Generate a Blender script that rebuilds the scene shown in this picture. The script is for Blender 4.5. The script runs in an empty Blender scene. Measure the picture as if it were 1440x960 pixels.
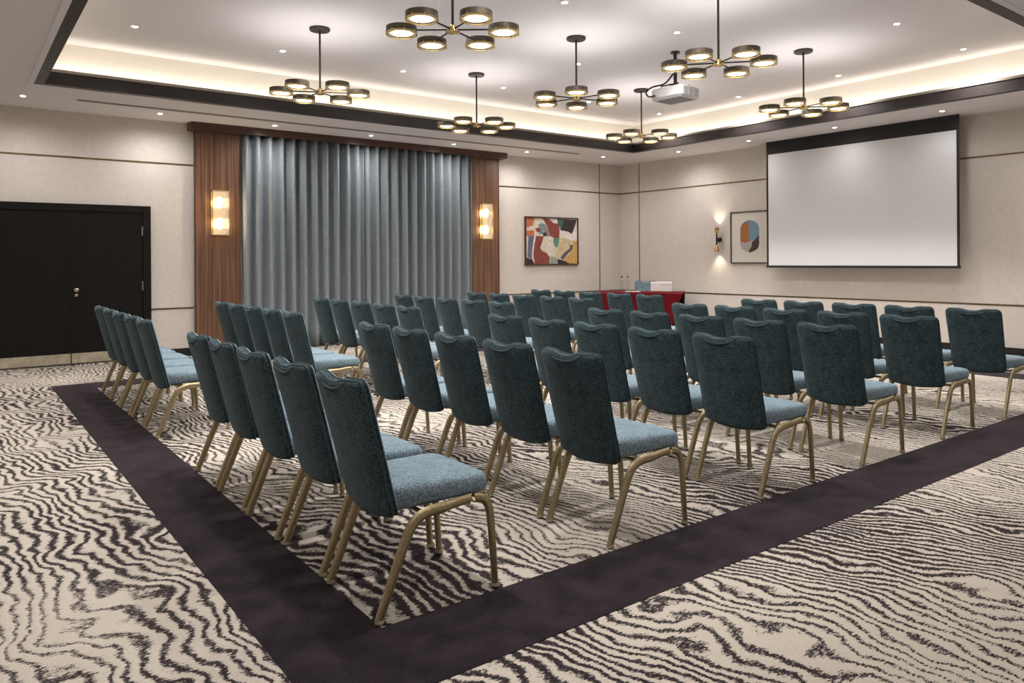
import bpy, math, random
from mathutils import Vector, Matrix

random.seed(7)
SC = bpy.context.scene
COL = SC.collection
PI = math.pi

# ------------------------------------------------------------------ camera
cam_data = bpy.data.cameras.new('camera')
cam = bpy.data.objects.new('camera', cam_data)
COL.objects.link(cam)
cam_data.sensor_width = 36.0
cam_data.lens = 36.0 * 1049.0 / 1440.0
cam_data.shift_y = -(480.0 - 365.57) / 1440.0
cam_data.clip_start = 0.05
yaw = math.radians(53.022)
roll = math.radians(-0.372)
F = Vector((math.cos(yaw), math.sin(yaw), 0))
R0 = Vector((math.sin(yaw), -math.cos(yaw), 0))
U0 = Vector((0, 0, 1))
RV = R0 * math.cos(roll) + U0 * math.sin(roll)
UV = -R0 * math.sin(roll) + U0 * math.cos(roll)
cam.matrix_world = Matrix(((RV.x, UV.x, -F.x, 0), (RV.y, UV.y, -F.y, 0), (RV.z, UV.z, -F.z, 1.40), (0, 0, 0, 1)))
SC.camera = cam

# ------------------------------------------------------------------ light settings
EXPOSURE = 0.33
SPOT_W = 130.0         # each recessed downlight; also scales the added fill spots
COVE_W = 2.3          # per metre of cove strip
DRUM_DOWN = 5.0        # chandelier diffuser, facing down
DRUM_UP = 8.0          # chandelier glow on the ceiling
WARM = (1.0, 0.90, 0.78)
NEUT = (1.0, 0.965, 0.945)

world = bpy.data.worlds.new('world')
SC.world = world
world.use_nodes = True
world.node_tree.nodes['Background'].inputs[0].default_value = (0.5, 0.48, 0.46, 1)
world.node_tree.nodes['Background'].inputs[1].default_value = 0.05
SC.view_settings.view_transform = 'Standard'
SC.view_settings.look = 'None'
SC.view_settings.exposure = EXPOSURE
SC.view_settings.gamma = 1.0
SC.view_settings.use_curve_mapping = False
SC.cycles.use_denoising = True
SC.cycles.max_bounces = 8
SC.cycles.diffuse_bounces = 5
SC.cycles.transparent_max_bounces = 12
SC.cycles.sample_clamp_indirect = 6.0
SC.cycles.caustics_reflective = False
SC.cycles.caustics_refractive = False

# ------------------------------------------------------------------ room measures
RX, RY = 11.976, 11.867          # right wall plane x, curtain wall plane y
LX, FY = -1.6, -1.6              # left wall, wall behind the camera
ZS, ZT = 3.482, 4.04             # soffit and raised ceiling heights
TX0, TX1, TY0, TY1 = 0.88, 10.58, 2.59, 10.10   # inner edge of the tray beam
BW = 0.13                        # beam width
CV = 0.30                        # cove depth from the inner edge

# ================================================================== materials
def new_mat(name):
    m = bpy.data.materials.new(name)
    m.use_nodes = True
    nt = m.node_tree
    return m, nt, nt.nodes['Principled BSDF']

def simple(name, col, rough=0.5, metal=0.0, emit=None, strength=0.0, spec=None, alpha=None):
    m, nt, b = new_mat(name)
    b.inputs['Base Color'].default_value = (*col, 1)
    b.inputs['Roughness'].default_value = rough
    b.inputs['Metallic'].default_value = metal
    if spec is not None:
        b.inputs['Specular IOR Level'].default_value = spec
    if emit:
        b.inputs['Emission Color'].default_value = (*emit, 1)
        b.inputs['Emission Strength'].default_value = strength
    return m

def ramp(nt, stops):
    r = nt.nodes.new('ShaderNodeValToRGB')
    el = r.color_ramp.elements
    while len(el) < len(stops):
        el.new(0.5)
    for e, (p, c) in zip(el, stops):
        e.position = p
        e.color = (*c, 1) if len(c) == 3 else c
    return r

def N(nt, kind, **kw):
    n = nt.nodes.new(kind)
    for k, v in kw.items():
        setattr(n, k, v)
    return n

def L(nt, a, b):
    nt.links.new(a, b)

def mathn(nt, op, a, b=None, clamp=False):
    n = nt.nodes.new('ShaderNodeMath')
    n.operation = op
    n.use_clamp = clamp
    for i, v in enumerate((a, b)):
        if v is None:
            continue
        if isinstance(v, (int, float)):
            n.inputs[i].default_value = v
        else:
            nt.links.new(v, n.inputs[i])
    return n.outputs[0]

def noise(nt, vec, scale, detail=3, rough=0.5, lac=2.0):
    n = nt.nodes.new('ShaderNodeTexNoise')
    n.inputs['Scale'].default_value = scale
    n.inputs['Detail'].default_value = detail
    n.inputs['Roughness'].default_value = rough
    if vec is not None:
        nt.links.new(vec, n.inputs['Vector'])
    return n.outputs['Fac']

def mapping(nt, src, scale=(1, 1, 1), rot=(0, 0, 0), loc=(0, 0, 0)):
    m = nt.nodes.new('ShaderNodeMapping')
    m.inputs['Scale'].default_value = scale
    m.inputs['Rotation'].default_value = rot
    m.inputs['Location'].default_value = loc
    nt.links.new(src, m.inputs['Vector'])
    return m.outputs[0]

def bump(nt, b, h, strength=0.3, dist=0.01):
    n = nt.nodes.new('ShaderNodeBump')
    n.inputs['Strength'].default_value = strength
    n.inputs['Distance'].default_value = dist
    nt.links.new(h, n.inputs['Height'])
    nt.links.new(n.outputs[0], b.inputs['Normal'])

def mat_fabric(name, dark, light, scale=260, rough=0.95, sheen=0.4, bs=0.5, sheen_tint=(0.6, 0.75, 0.8)):
    m, nt, b = new_mat(name)
    tc = N(nt, 'ShaderNodeTexCoord')
    n1 = noise(nt, tc.outputs['Object'], scale, 2, 0.6)
    n2 = noise(nt, tc.outputs['Object'], scale * 0.12, 2, 0.5)
    mix = mathn(nt, 'ADD', mathn(nt, 'MULTIPLY', n1, 0.8), mathn(nt, 'MULTIPLY', n2, 0.2))
    r = ramp(nt, [(0.36, dark), (0.64, light)])
    L(nt, mix, r.inputs[0])
    L(nt, r.outputs[0], b.inputs['Base Color'])
    b.inputs['Roughness'].default_value = rough
    b.inputs['Specular IOR Level'].default_value = 0.15
    b.inputs['Sheen Weight'].default_value = sheen
    b.inputs['Sheen Roughness'].default_value = 0.45
    b.inputs['Sheen Tint'].default_value = (*sheen_tint, 1)
    bump(nt, b, n1, bs, 0.004)
    return m

def mat_wall(name, a, c):
    m, nt, b = new_mat(name)
    tc = N(nt, 'ShaderNodeTexCoord')
    n1 = noise(nt, mapping(nt, tc.outputs['Object'], (1, 1, 1)), 14, 5, 0.65)
    weave = noise(nt, mapping(nt, tc.outputs['Object'], (60, 60, 9)), 4, 2, 0.5)
    mx = mathn(nt, 'ADD', mathn(nt, 'MULTIPLY', n1, 0.6), mathn(nt, 'MULTIPLY', weave, 0.4))
    r = ramp(nt, [(0.3, a), (0.7, c)])
    L(nt, mx, r.inputs[0])
    L(nt, r.outputs[0], b.inputs['Base Color'])
    b.inputs['Roughness'].default_value = 0.85
    b.inputs['Specular IOR Level'].default_value = 0.2
    bump(nt, b, weave, 0.15, 0.003)
    return m

def mat_wood(name, stops, sx=26.0, rough=0.38):
    m, nt, b = new_mat(name)
    tc = N(nt, 'ShaderNodeTexCoord')
    v = mapping(nt, tc.outputs['Object'], (sx, sx, 0.55))
    n1 = noise(nt, v, 1.0, 6, 0.62)
    v2 = mapping(nt, tc.outputs['Object'], (sx * 5, sx * 5, 1.4))
    n2 = noise(nt, v2, 1.0, 3, 0.6)
    mx = mathn(nt, 'ADD', mathn(nt, 'MULTIPLY', n1, 0.65), mathn(nt, 'MULTIPLY', n2, 0.35))
    r = ramp(nt, stops)
    L(nt, mx, r.inputs[0])
    L(nt, r.outputs[0], b.inputs['Base Color'])
    b.inputs['Roughness'].default_value = rough
    bump(nt, b, n2, 0.08, 0.002)
    return m

def mat_carpet():
    m, nt, b = new_mat('wave_carpet')
    tc = N(nt, 'ShaderNodeTexCoord')
    P = tc.outputs['Object']
    sep = N(nt, 'ShaderNodeSeparateXYZ')
    L(nt, P, sep.inputs[0])
    lo = noise(nt, mapping(nt, P, (0.55, 0.42, 1)), 1.0, 1.5, 0.5)
    md = noise(nt, mapping(nt, P, (2.0, 1.7, 1), loc=(3.1, 7.7, 0)), 1.0, 1, 0.5)
    rp = noise(nt, mapping(nt, P, (13, 13, 1)), 1.0, 1, 0.5)
    hi = noise(nt, mapping(nt, P, (60, 60, 1)), 1.0, 2, 0.6)
    m2 = noise(nt, mapping(nt, P, (4.6, 4.2, 1), loc=(1.1, 4.7, 0)), 1.0, 1, 0.5)
    ph = mathn(nt, 'MULTIPLY', sep.outputs[0], 15.5)
    ph = mathn(nt, 'ADD', ph, mathn(nt, 'MULTIPLY', sep.outputs[1], 3.2))
    ph = mathn(nt, 'ADD', ph, mathn(nt, 'MULTIPLY', lo, 17.0))
    ph = mathn(nt, 'ADD', ph, mathn(nt, 'MULTIPLY', md, 7.0))
    ph = mathn(nt, 'ADD', ph, mathn(nt, 'MULTIPLY', m2, 1.9))
    ph = mathn(nt, 'ADD', ph, mathn(nt, 'MULTIPLY', rp, 0.85))
    ph = mathn(nt, 'ADD', ph, mathn(nt, 'MULTIPLY', hi, 0.35))
    s = mathn(nt, 'SINE', mathn(nt, 'MULTIPLY', ph, 2 * PI))
    # density: where the stripes run thick, thin or fade away
    den = noise(nt, mapping(nt, P, (0.8, 0.6, 1), loc=(4.3, 5.1, 0)), 1.0, 2.5, 0.5)
    den2 = mathn(nt, 'SUBTRACT', mathn(nt, 'MULTIPLY', den, 4.2), 2.22)
    tuft = noise(nt, mapping(nt, P, (45, 110, 1)), 1.0, 3, 0.8)
    tt = mathn(nt, 'MULTIPLY', mathn(nt, 'SUBTRACT', tuft, 0.5), 6.0)
    v = mathn(nt, 'ADD', mathn(nt, 'ADD', s, den2), tt)
    r = ramp(nt, [(0.40, (0.62, 0.555, 0.475)), (0.68, (0.042, 0.033, 0.035))])
    L(nt, mathn(nt, 'ADD', mathn(nt, 'MULTIPLY', v, 0.42), 0.5, True), r.inputs[0])
    # cut pile colour variation
    fine = noise(nt, mapping(nt, P, (300, 300, 1)), 1.0, 1, 0.6)
    hv = N(nt, 'ShaderNodeMix', data_type='RGBA', blend_type='MULTIPLY')
    hv.inputs[0].default_value = 0.55
    fr = ramp(nt, [(0.3, (0.62, 0.62, 0.62)), (0.65, (1.08, 1.08, 1.08))])
    L(nt, fine, fr.inputs[0])
    L(nt, r.outputs[0], hv.inputs[6])
    L(nt, fr.outputs[0], hv.inputs[7])
    L(nt, hv.outputs[2], b.inputs['Base Color'])
    b.inputs['Roughness'].default_value = 1.0
    b.inputs['Specular IOR Level'].default_value = 0.05
    hh = mathn(nt, 'ADD', mathn(nt, 'MULTIPLY', v, -0.25), fine)
    bump(nt, b, hh, 0.7, 0.008)
    return m

def mat_border():
    m, nt, b = new_mat('aubergine_carpet')
    tc = N(nt, 'ShaderNodeTexCoord')
    P = tc.outputs['Object']
    n1 = noise(nt, mapping(nt, P, (5, 5, 1)), 1.0, 4, 0.6)
    n2 = noise(nt, mapping(nt, P, (130, 130, 1)), 1.0, 2, 0.6)
    mx = mathn(nt, 'ADD', mathn(nt, 'MULTIPLY', n1, 0.5), mathn(nt, 'MULTIPLY', n2, 0.5))
    r = ramp(nt, [(0.36, (0.006, 0.0045, 0.006)), (0.64, (0.034, 0.026, 0.030))])
    L(nt, mx, r.inputs[0])
    L(nt, r.outputs[0], b.inputs['Base Color'])
    b.inputs['Roughness'].default_value = 1.0
    b.inputs['Specular IOR Level'].default_value = 0.05
    b.inputs['Sheen Weight'].default_value = 0.22
    b.inputs['Sheen Roughness'].default_value = 0.35
    b.inputs['Sheen Tint'].default_value = (0.8, 0.68, 0.75, 1)
    bump(nt, b, n2, 0.6, 0.006)
    return m

def mat_paint(name, col, rough=0.9):
    m, nt, b = new_mat(name)
    tc = N(nt, 'ShaderNodeTexCoord')
    n1 = noise(nt, tc.outputs['Object'], 90, 2, 0.5)
    b.inputs['Base Color'].default_value = (*col, 1)
    b.inputs['Roughness'].default_value = rough
    b.inputs['Specular IOR Level'].default_value = 0.15
    bump(nt, b, n1, 0.04, 0.002)
    return m

def mat_metal(name, a, c, rough=0.35, metal=1.0, scale=60):
    m, nt, b = new_mat(name)
    tc = N(nt, 'ShaderNodeTexCoord')
    n1 = noise(nt, tc.outputs['Object'], scale, 3, 0.6)
    r = ramp(nt, [(0.35, a), (0.65, c)])
    L(nt, n1, r.inputs[0])
    L(nt, r.outputs[0], b.inputs['Base Color'])
    b.inputs['Metallic'].default_value = metal
    b.inputs['Roughness'].default_value = rough
    bump(nt, b, n1, 0.08, 0.001)
    return m

M = {}
M['wall'] = mat_wall('cream_wallcovering', (0.60, 0.545, 0.495), (0.70, 0.645, 0.595))
M['ceiling'] = mat_paint('ceiling_paint', (0.77, 0.745, 0.755))
M['cove'] = mat_paint('cove_paint', (0.74, 0.70, 0.64))
M['carpet'] = mat_carpet()
M['border'] = mat_border()
M['beam'] = mat_wood('dark_beam_wood', [(0.3, (0.014, 0.010, 0.009)), (0.7, (0.028, 0.020, 0.019))], 8, 0.45)
M['base'] = simple('black_skirting', (0.012, 0.010, 0.009), 0.4)
M['brass'] = mat_metal('brass_inlay', (0.16, 0.11, 0.05), (0.26, 0.19, 0.09), 0.35)
M['brass_bright'] = mat_metal('polished_brass', (0.62, 0.42, 0.16), (0.80, 0.58, 0.26), 0.22)
M['walnut'] = mat_wood('walnut', [(0.36, (0.055, 0.024, 0.013)), (0.50, (0.155, 0.076, 0.042)), (0.64, (0.27, 0.145, 0.085))], 34)
M['walnut_dark'] = mat_wood('walnut_dark', [(0.3, (0.045, 0.018, 0.012)), (0.7, (0.105, 0.045, 0.028))], 10)
M['door'] = mat_wood('ebony_door', [(0.3, (0.0030, 0.0024, 0.002)), (0.7, (0.006, 0.005, 0.0045))], 12, 0.5)
M['door'].node_tree.nodes['Principled BSDF'].inputs['Specular IOR Level'].default_value = 0.25
M['steel'] = mat_metal('brushed_steel', (0.45, 0.43, 0.38), (0.65, 0.62, 0.56), 0.3)
M['kick'] = mat_metal('champagne_kick_plate', (0.55, 0.50, 0.38), (0.78, 0.72, 0.58), 0.35, 0.8, 9)
M['curtain'] = mat_fabric('curtain_cloth', (0.19, 0.215, 0.235), (0.29, 0.32, 0.34), 120, 0.8, 0.15, 0.15, (0.8, 0.9, 1.0))
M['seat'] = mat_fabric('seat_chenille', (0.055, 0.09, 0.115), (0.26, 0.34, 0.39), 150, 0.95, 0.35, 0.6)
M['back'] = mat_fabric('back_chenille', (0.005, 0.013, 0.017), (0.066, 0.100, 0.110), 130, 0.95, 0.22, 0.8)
M['piping'] = mat_fabric('piping_cord', (0.012, 0.022, 0.028), (0.05, 0.08, 0.09), 200, 0.8, 0.2, 0.3)
M['gold'] = mat_metal('champagne_gold_leg', (0.31, 0.25, 0.14), (0.42, 0.345, 0.21), 0.40, 0.85, 90)
M['glide'] = simple('pale_glide', (0.30, 0.25, 0.17), 0.5)
M['bronze'] = mat_metal('bronze', (0.075, 0.060, 0.045), (0.115, 0.092, 0.066), 0.5, 0.5, 40)
M['rod'] = simple('dark_rod', (0.05, 0.042, 0.036), 0.4, 0.7)
M['diffuser'] = simple('lit_diffuser', (0.9, 0.88, 0.8), 0.5, 0, (1.0, 0.88, 0.66), DRUM_DOWN)
M['diffuser_rim'] = simple('lit_diffuser_rim', (0.50, 0.44, 0.26), 0.5, 0, (1.0, 0.86, 0.50), 0.38)
M['diffuser_up'] = simple('lit_top', (0.9, 0.88, 0.8), 0.5, 0, (1.0, 0.96, 0.94), DRUM_UP)
M['lens'] = simple('lit_lens', (1, 1, 1), 0.5, 0, (1.0, 0.95, 0.88), 28.0)
M['bulb'] = simple('lit_bulb', (1, 1, 1), 0.5, 0, (1.0, 0.87, 0.66), 10.0)
M['white'] = simple('white_plastic', (0.70, 0.70, 0.70), 0.4)
M['grey'] = simple('grey_plastic', (0.25, 0.24, 0.24), 0.5)
M['black'] = simple('black_plastic', (0.012, 0.012, 0.013), 0.5)
M['screen_black'] = simple('screen_black', (0.012, 0.012, 0.014), 0.6)
M['screen'] = mat_paint('screen_white', (0.80, 0.81, 0.83), 0.9)
M['red'] = mat_fabric('red_stretch_cloth', (0.105, 0.003, 0.006), (0.155, 0.005, 0.010), 30, 0.55, 0.05, 0.05, (1, 0.3, 0.35))
M['shade_black'] = simple('painted_shade_black', (0.006, 0.005, 0.006), 0.8)  # near-black colour stands for shade at the cover's back and ends
M['paper'] = simple('paper', (0.70, 0.68, 0.66), 0.8)
M['mirror'] = simple('tray_lip', (0.34, 0.30, 0.25), 0.5)

def mat_glass(name, col=(1, 1, 1), rough=0.02, tr=0.75, emit=None, es=0.0):
    m = bpy.data.materials.new(name)
    m.use_nodes = True
    nt = m.node_tree
    nt.nodes.clear()
    out = N(nt, 'ShaderNodeOutputMaterial')
    t = N(nt, 'ShaderNodeBsdfTransparent')
    t.inputs[0].default_value = (*col, 1)
    g = N(nt, 'ShaderNodeBsdfGlossy')
    g.inputs['Roughness'].default_value = rough
    fr = N(nt, 'ShaderNodeLayerWeight')
    fr.inputs[0].default_value = 1 - tr
    mx = N(nt, 'ShaderNodeMixShader')
    L(nt, fr.outputs['Facing'], mx.inputs[0])
    L(nt, t.outputs[0], mx.inputs[1])
    L(nt, g.outputs[0], mx.inputs[2])
    last = mx.outputs[0]
    if emit:
        e = N(nt, 'ShaderNodeEmission')
        e.inputs[0].default_value = (*emit, 1)
        e.inputs[1].default_value = es
        a = N(nt, 'ShaderNodeAddShader')
        L(nt, last, a.inputs[0])
        L(nt, e.outputs[0], a.inputs[1])
        last = a.outputs[0]
    L(nt, last, out.inputs[0])
    return m
M['glass'] = mat_glass('clear_glass', (0.93, 0.96, 0.95), 0.02, 0.75)
M['lit_glass'] = mat_glass('lit_crystal', (0.98, 0.95, 0.88), 0.15, 0.7, (1.0, 0.88, 0.70), 0.16)
M['drum_glass'] = mat_glass('drum_glass', (0.42, 0.37, 0.24), 0.2, 0.5)

# ================================================================== mesh helpers
class MB:
    def __init__(s):
        s.v = []; s.f = []; s.mi = []
    def add(s, vs, fs, mi=0):
        o = len(s.v)
        s.v += [tuple(x) for x in vs]
        s.f += [tuple(o + i for i in f) for f in fs]
        s.mi += [mi] * len(fs)
        return s
    def box(s, x0, x1, y0, y1, z0, z1, mi=0, bev=0.0):
        if bev > 0:
            b = bev
            prof = [(b, 0), (0, b), (0, None), (b, None)]
            rings = []
            for ins, z in ((b, z0), (0, z0 + b), (0, z1 - b), (b, z1)):
                X0, X1, Y0, Y1 = x0 + ins, x1 - ins, y0 + ins, y1 - ins
                rings.append([(X0 + b, Y0, z), (X1 - b, Y0, z), (X1, Y0 + b, z), (X1, Y1 - b, z), (X1 - b, Y1, z), (X0 + b, Y1, z), (X0, Y1 - b, z), (X0, Y0 + b, z)])
            return s.loft(rings, mi)
        vs = [(x, y, z) for z in (z0, z1) for x, y in ((x0, y0), (x1, y0), (x1, y1), (x0, y1))]
        return s.add(vs, [(3, 2, 1, 0), (4, 5, 6, 7), (0, 1, 5, 4), (1, 2, 6, 5), (2, 3, 7, 6), (3, 0, 4, 7)], mi)
    def loft(s, rings, mi=0, caps=True, closed=True):
        n = len(rings[0])
        vs = [p for r in rings for p in r]
        fs = []
        for a in range(len(rings) - 1):
            for i in range(n if closed else n - 1):
                j = (i + 1) % n
                fs.append((a * n + i, a * n + j, (a + 1) * n + j, (a + 1) * n + i))
        if caps:
            fs.append(tuple(reversed(range(n))))
            fs.append(tuple(range((len(rings) - 1) * n, len(rings) * n)))
        return s.add(vs, fs, mi)
    def lathe(s, prof, c=(0, 0, 0), n=24, mi=0, axis='z', caps=True):
        rings = []
        for r, h in prof:
            ring = []
            for k in range(n):
                a = 2 * PI * k / n
                p = (r * math.cos(a), r * math.sin(a), h)
                if axis == 'x': p = (h, r * math.cos(a), r * math.sin(a))
                if axis == 'y': p = (r * math.sin(a), h, r * math.cos(a))
                ring.append((c[0] + p[0], c[1] + p[1], c[2] + p[2]))
            rings.append(ring)
        return s.loft(rings, mi, caps)
    def tube(s, pts, rx, ry=None, n=10, mi=0, side=None, caps=True):
        """sweep; rx along 'side' direction, ry across. rx/ry numbers or lists"""
        pts = [Vector(p) for p in pts]
        ry = rx if ry is None else ry
        rings = []
        prev = None
        for i, p in enumerate(pts):
            t = (pts[min(i + 1, len(pts) - 1)] - pts[max(i - 1, 0)]).normalized()
            if side is not None:
                sd = Vector(side)
            elif prev is None:
                sd = Vector((0, 0, 1)) if abs(t.z) < 0.9 else Vector((1, 0, 0))
            else:
                sd = prev
            b = (sd - t * sd.dot(t)).normalized()
            prev = b
            c = t.cross(b)
            a1 = rx[i] if isinstance(rx, (list, tuple)) else rx
            a2 = ry[i] if isinstance(ry, (list, tuple)) else ry
            rings.append([tuple(p + b * a1 * math.cos(2 * PI * k / n) + c * a2 * math.sin(2 * PI * k / n)) for k in range(n)])
        return s.loft(rings, mi, caps)
    def build(s, name, mats, parent=None, smooth=40):
        me = bpy.data.meshes.new(name)
        me.from_pydata(s.v, [], s.f)
        mats = mats if isinstance(mats, (list, tuple)) else [mats]
        for m in mats:
            me.materials.append(m)
        for p, i in zip(me.polygons, s.mi):
            p.material_index = i
        me.update()
        import bmesh
        bm = bmesh.new()
        bm.from_mesh(me)
        bmesh.ops.recalc_face_normals(bm, faces=bm.faces)
        bm.to_mesh(me)
        bm.free()
        if smooth:
            me.set_sharp_from_angle(angle=math.radians(smooth))
            for p in me.polygons:
                p.use_smooth = True
            me.set_sharp_from_angle(angle=math.radians(smooth))
        o = bpy.data.objects.new(name, me)
        COL.objects.link(o)
        if parent is not None:
            o.parent = parent
        return o

def catmull(pts, per=5):
    pts = [Vector(p) for p in pts]
    out = []
    for i in range(len(pts) - 1):
        p0 = pts[max(i - 1, 0)]; p1 = pts[i]; p2 = pts[i + 1]; p3 = pts[min(i + 2, len(pts) - 1)]
        for k in range(per):
            t = k / per
            out.append(0.5 * ((2 * p1) + (-p0 + p2) * t + (2 * p0 - 5 * p1 + 4 * p2 - p3) * t * t + (-p0 + 3 * p1 - 3 * p2 + p3) * t ** 3))
    out.append(pts[-1])
    return out

def tag(o, label=None, cat=None, group=None, kind=None):
    if label: o['label'] = label
    if cat: o['category'] = cat
    if group: o['group'] = group
    if kind: o['kind'] = kind
    return o

def thing(name, loc=(0, 0, 0), rz=0, label=None, cat=None, group=None):
    o = bpy.data.objects.new(name, None)
    o.empty_display_size = 0.1
    COL.objects.link(o)
    o.location = loc
    o.rotation_euler = (0, 0, rz)
    return tag(o, label, cat, group)

def copy_tree(o, parent=None):
    c = o.copy()
    COL.objects.link(c)
    c.parent = parent
    for ch in list(o.children):
        copy_tree(ch, c)
    return c

def struct(name, mb, mats, smooth=0):
    o = mb.build(name, mats, None, smooth)
    return tag(o, kind='structure')

def lamp(name, kind, loc, energy, color=NEUT, direction=(0, 0, -1), parent=None, **kw):
    d = bpy.data.lights.new(name, kind)
    d.energy = energy
    d.color = color
    for k, v in kw.items():
        setattr(d, k, v)
    o = bpy.data.objects.new(name, d)
    COL.objects.link(o)
    o.location = loc
    o.rotation_euler = Vector(direction).to_track_quat('-Z', 'Y').to_euler()
    if parent is not None:
        o.parent = parent
    return o

# ================================================================== room shell
T = 0.15
struct('floor', MB().box(LX, RX, FY, RY, -0.1, 0), M['carpet'])
# dark border ring inlaid in the floor
BX0, BX1, BX2, BX3 = 0.90, 1.305, 9.76, 10.22
BY0, BY1, BY2, BY3 = 2.13, 2.575, 9.46, 9.90
mb = MB()
mb.box(BX0, BX3, BY0, BY1, 0.0005, 0.003)
mb.box(BX0, BX3, BY2, BY3, 0.0005, 0.003)
mb.box(BX0, BX1, BY1, BY2, 0.0005, 0.003)
mb.box(BX2, BX3, BY1, BY2, 0.0005, 0.003)
struct('trim_1', mb, M['border'])

struct('wall_back', MB().box(LX - T, RX + T, RY, RY + T, 0, 4.3), M['wall'])
struct('wall_right', MB().box(RX, RX + T, FY, RY, 0, 4.3), M['wall'])
struct('wall_left', MB().box(LX - T, LX, FY, RY, 0, 4.3), M['wall'])
struct('wall_front', MB().box(LX - T, RX + T, FY - T, FY, 0, 4.3), M['wall'])

# ceiling: lower soffit ring, cove shelf and back walls, raised centre
mb = MB()
ox0, ox1, oy0, oy1 = TX0 - BW, TX1 + BW, TY0 - BW, TY1 + BW
cx0, cx1, cy0, cy1 = TX0 - CV, TX1 + CV, TY0 - CV, TY1 + CV
SL = 0.10
mb.box(LX, ox0, FY, RY, ZS, ZS + SL)
mb.box(ox1, RX, FY, RY, ZS, ZS + SL)
mb.box(ox0, ox1, FY, oy0, ZS, ZS + SL)
mb.box(ox0, ox1, oy1, RY, ZS, ZS + SL)
mb.box(cx0 - 0.05, cx0, cy0, cy1, ZS + SL, ZT, 1)
mb.box(cx1, cx1 + 0.05, cy0, cy1, ZS + SL, ZT, 1)
mb.box(cx0, cx1, cy0 - 0.05, cy0, ZS + SL, ZT, 1)
mb.box(cx0, cx1, cy1, cy1 + 0.05, ZS + SL, ZT, 1)
mb.box(cx0 - 0.05, cx1 + 0.05, cy0 - 0.05, cy1 + 0.05, ZT, ZT + 0.1)
struct('ceiling', mb, [M['ceiling'], M['cove']])
# tray beam
mb = MB()
BZ0, BZ1 = ZS - 0.012, ZS + 0.135
mb.box(ox0 + 0.025, TX0, oy0 + 0.025, oy1 - 0.025, BZ0, BZ1)
mb.box(TX1, ox1 - 0.025, oy0 + 0.025, oy1 - 0.025, BZ0, BZ1)
mb.box(TX0, TX1, oy0 + 0.025, TY0, BZ0, BZ1)
mb.box(TX0, TX1, TY1, oy1 - 0.025, BZ0, BZ1)
# thin lip on top of the beam
lt = 0.034
mb.box(TX0 - 0.02, TX0 + 0.012, TY0 - 0.02, TY1 + 0.02, BZ1, BZ1 + lt, 1)
mb.box(TX1 - 0.012, TX1 + 0.02, TY0 - 0.02, TY1 + 0.02, BZ1, BZ1 + lt, 1)
mb.box(TX0 + 0.012, TX1 - 0.012, TY0 - 0.02, TY0 + 0.012, BZ1, BZ1 + lt, 1)
mb.box(TX0 + 0.012, TX1 - 0.012, TY1 - 0.012, TY1 + 0.02, BZ1, BZ1 + lt, 1)
struct('trim_2', mb, [M['beam'], M['mirror']])
# shadow-gap bead round the beam
mb = MB()
g0 = 0.03
mb.box(ox0 - g0, ox0 + 0.025, oy0 - g0, oy1 + g0, ZS - 0.022, ZS + 0.01)
mb.box(ox1 - 0.025, ox1 + g0, oy0 - g0, oy1 + g0, ZS - 0.006, ZS + 0.01)
mb.box(ox0 + 0.025, ox1 - 0.025, oy0 - g0, oy0 + 0.025, ZS - 0.006, ZS + 0.01)
mb.box(ox0 + 0.025, ox1 - 0.025, oy1 - 0.025, oy1 + g0, ZS - 0.006, ZS + 0.01)
struct('trim_3', mb, M['ceiling'])

# cove light strips (the room's own LED strips, lying on the cove shelf)
def strip(x0, y0, x1, y1, d):
    ln = math.hypot(x1 - x0, y1 - y0)
    o = lamp('cove_light_strip', 'AREA', ((x0 + x1) / 2, (y0 + y1) / 2, ZS + SL + 0.03), COVE_W * ln, (1.0, 0.92, 0.78), (0, 0, 1), shape='RECTANGLE', size=ln, size_y=0.03)
    ax = Vector((x1 - x0, y1 - y0, 0)).normalized()
    zz = -Vector(d).normalized()
    yy = zz.cross(ax)
    o.rotation_euler = Matrix((ax, yy, zz)).transposed().to_euler()
q = 0.16
strip(TX0, TY1 + q, TX1, TY1 + q, (0, 0.8, 0.6))
strip(TX1 + q, TY0, TX1 + q, TY1, (0.8, 0, 0.6))
strip(TX0 - q, TY0, TX0 - q, TY1, (-0.8, 0, 0.6))
strip(TX0, TY0 - q, TX1, TY0 - q, (0, -0.8, 0.6))

# skirting
bh, bt = 0.117, 0.018
struct('baseboard_back', MB().box(2.335, 2.93, RY - bt, RY, 0, bh).box(8.575, RX - bt, RY - bt, RY, 0, bh).box(LX, 0.30, RY - bt, RY, 0, bh), M['base'])
struct('baseboard_right', MB().box(RX - bt, RX, FY, RY - bt, 0, bh), M['base'])
# brass inlay lines in the wallcovering
ZU, ZL = 2.857, 0.715
def brass_a(x0, x1, z): return (x0, x1, RY - 0.006, RY, z - 0.011, z + 0.011)
mb = MB().box(*brass_a(LX, 2.93, ZU)).box(*brass_a(8.575, RX - 0.006, ZU)).box(*brass_a(2.335, 2.93, ZL)).box(*brass_a(8.575, RX - 0.006, ZL)).box(*brass_a(LX, 0.30, ZL))
mb.box(11.326, 11.346, RY - 0.005, RY, bh, ZS)
struct('trim_4', mb, M['brass'])
mb = MB().box(RX - 0.006, RX, FY, RY - 0.006, ZU - 0.011, ZU + 0.011).box(RX - 0.006, RX, FY, RY - 0.006, ZL - 0.011, ZL + 0.011)
mb.box(RX - 0.005, RX, 11.282, 11.302, bh, ZS)
struct('trim_5', mb, M['brass'])

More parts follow.
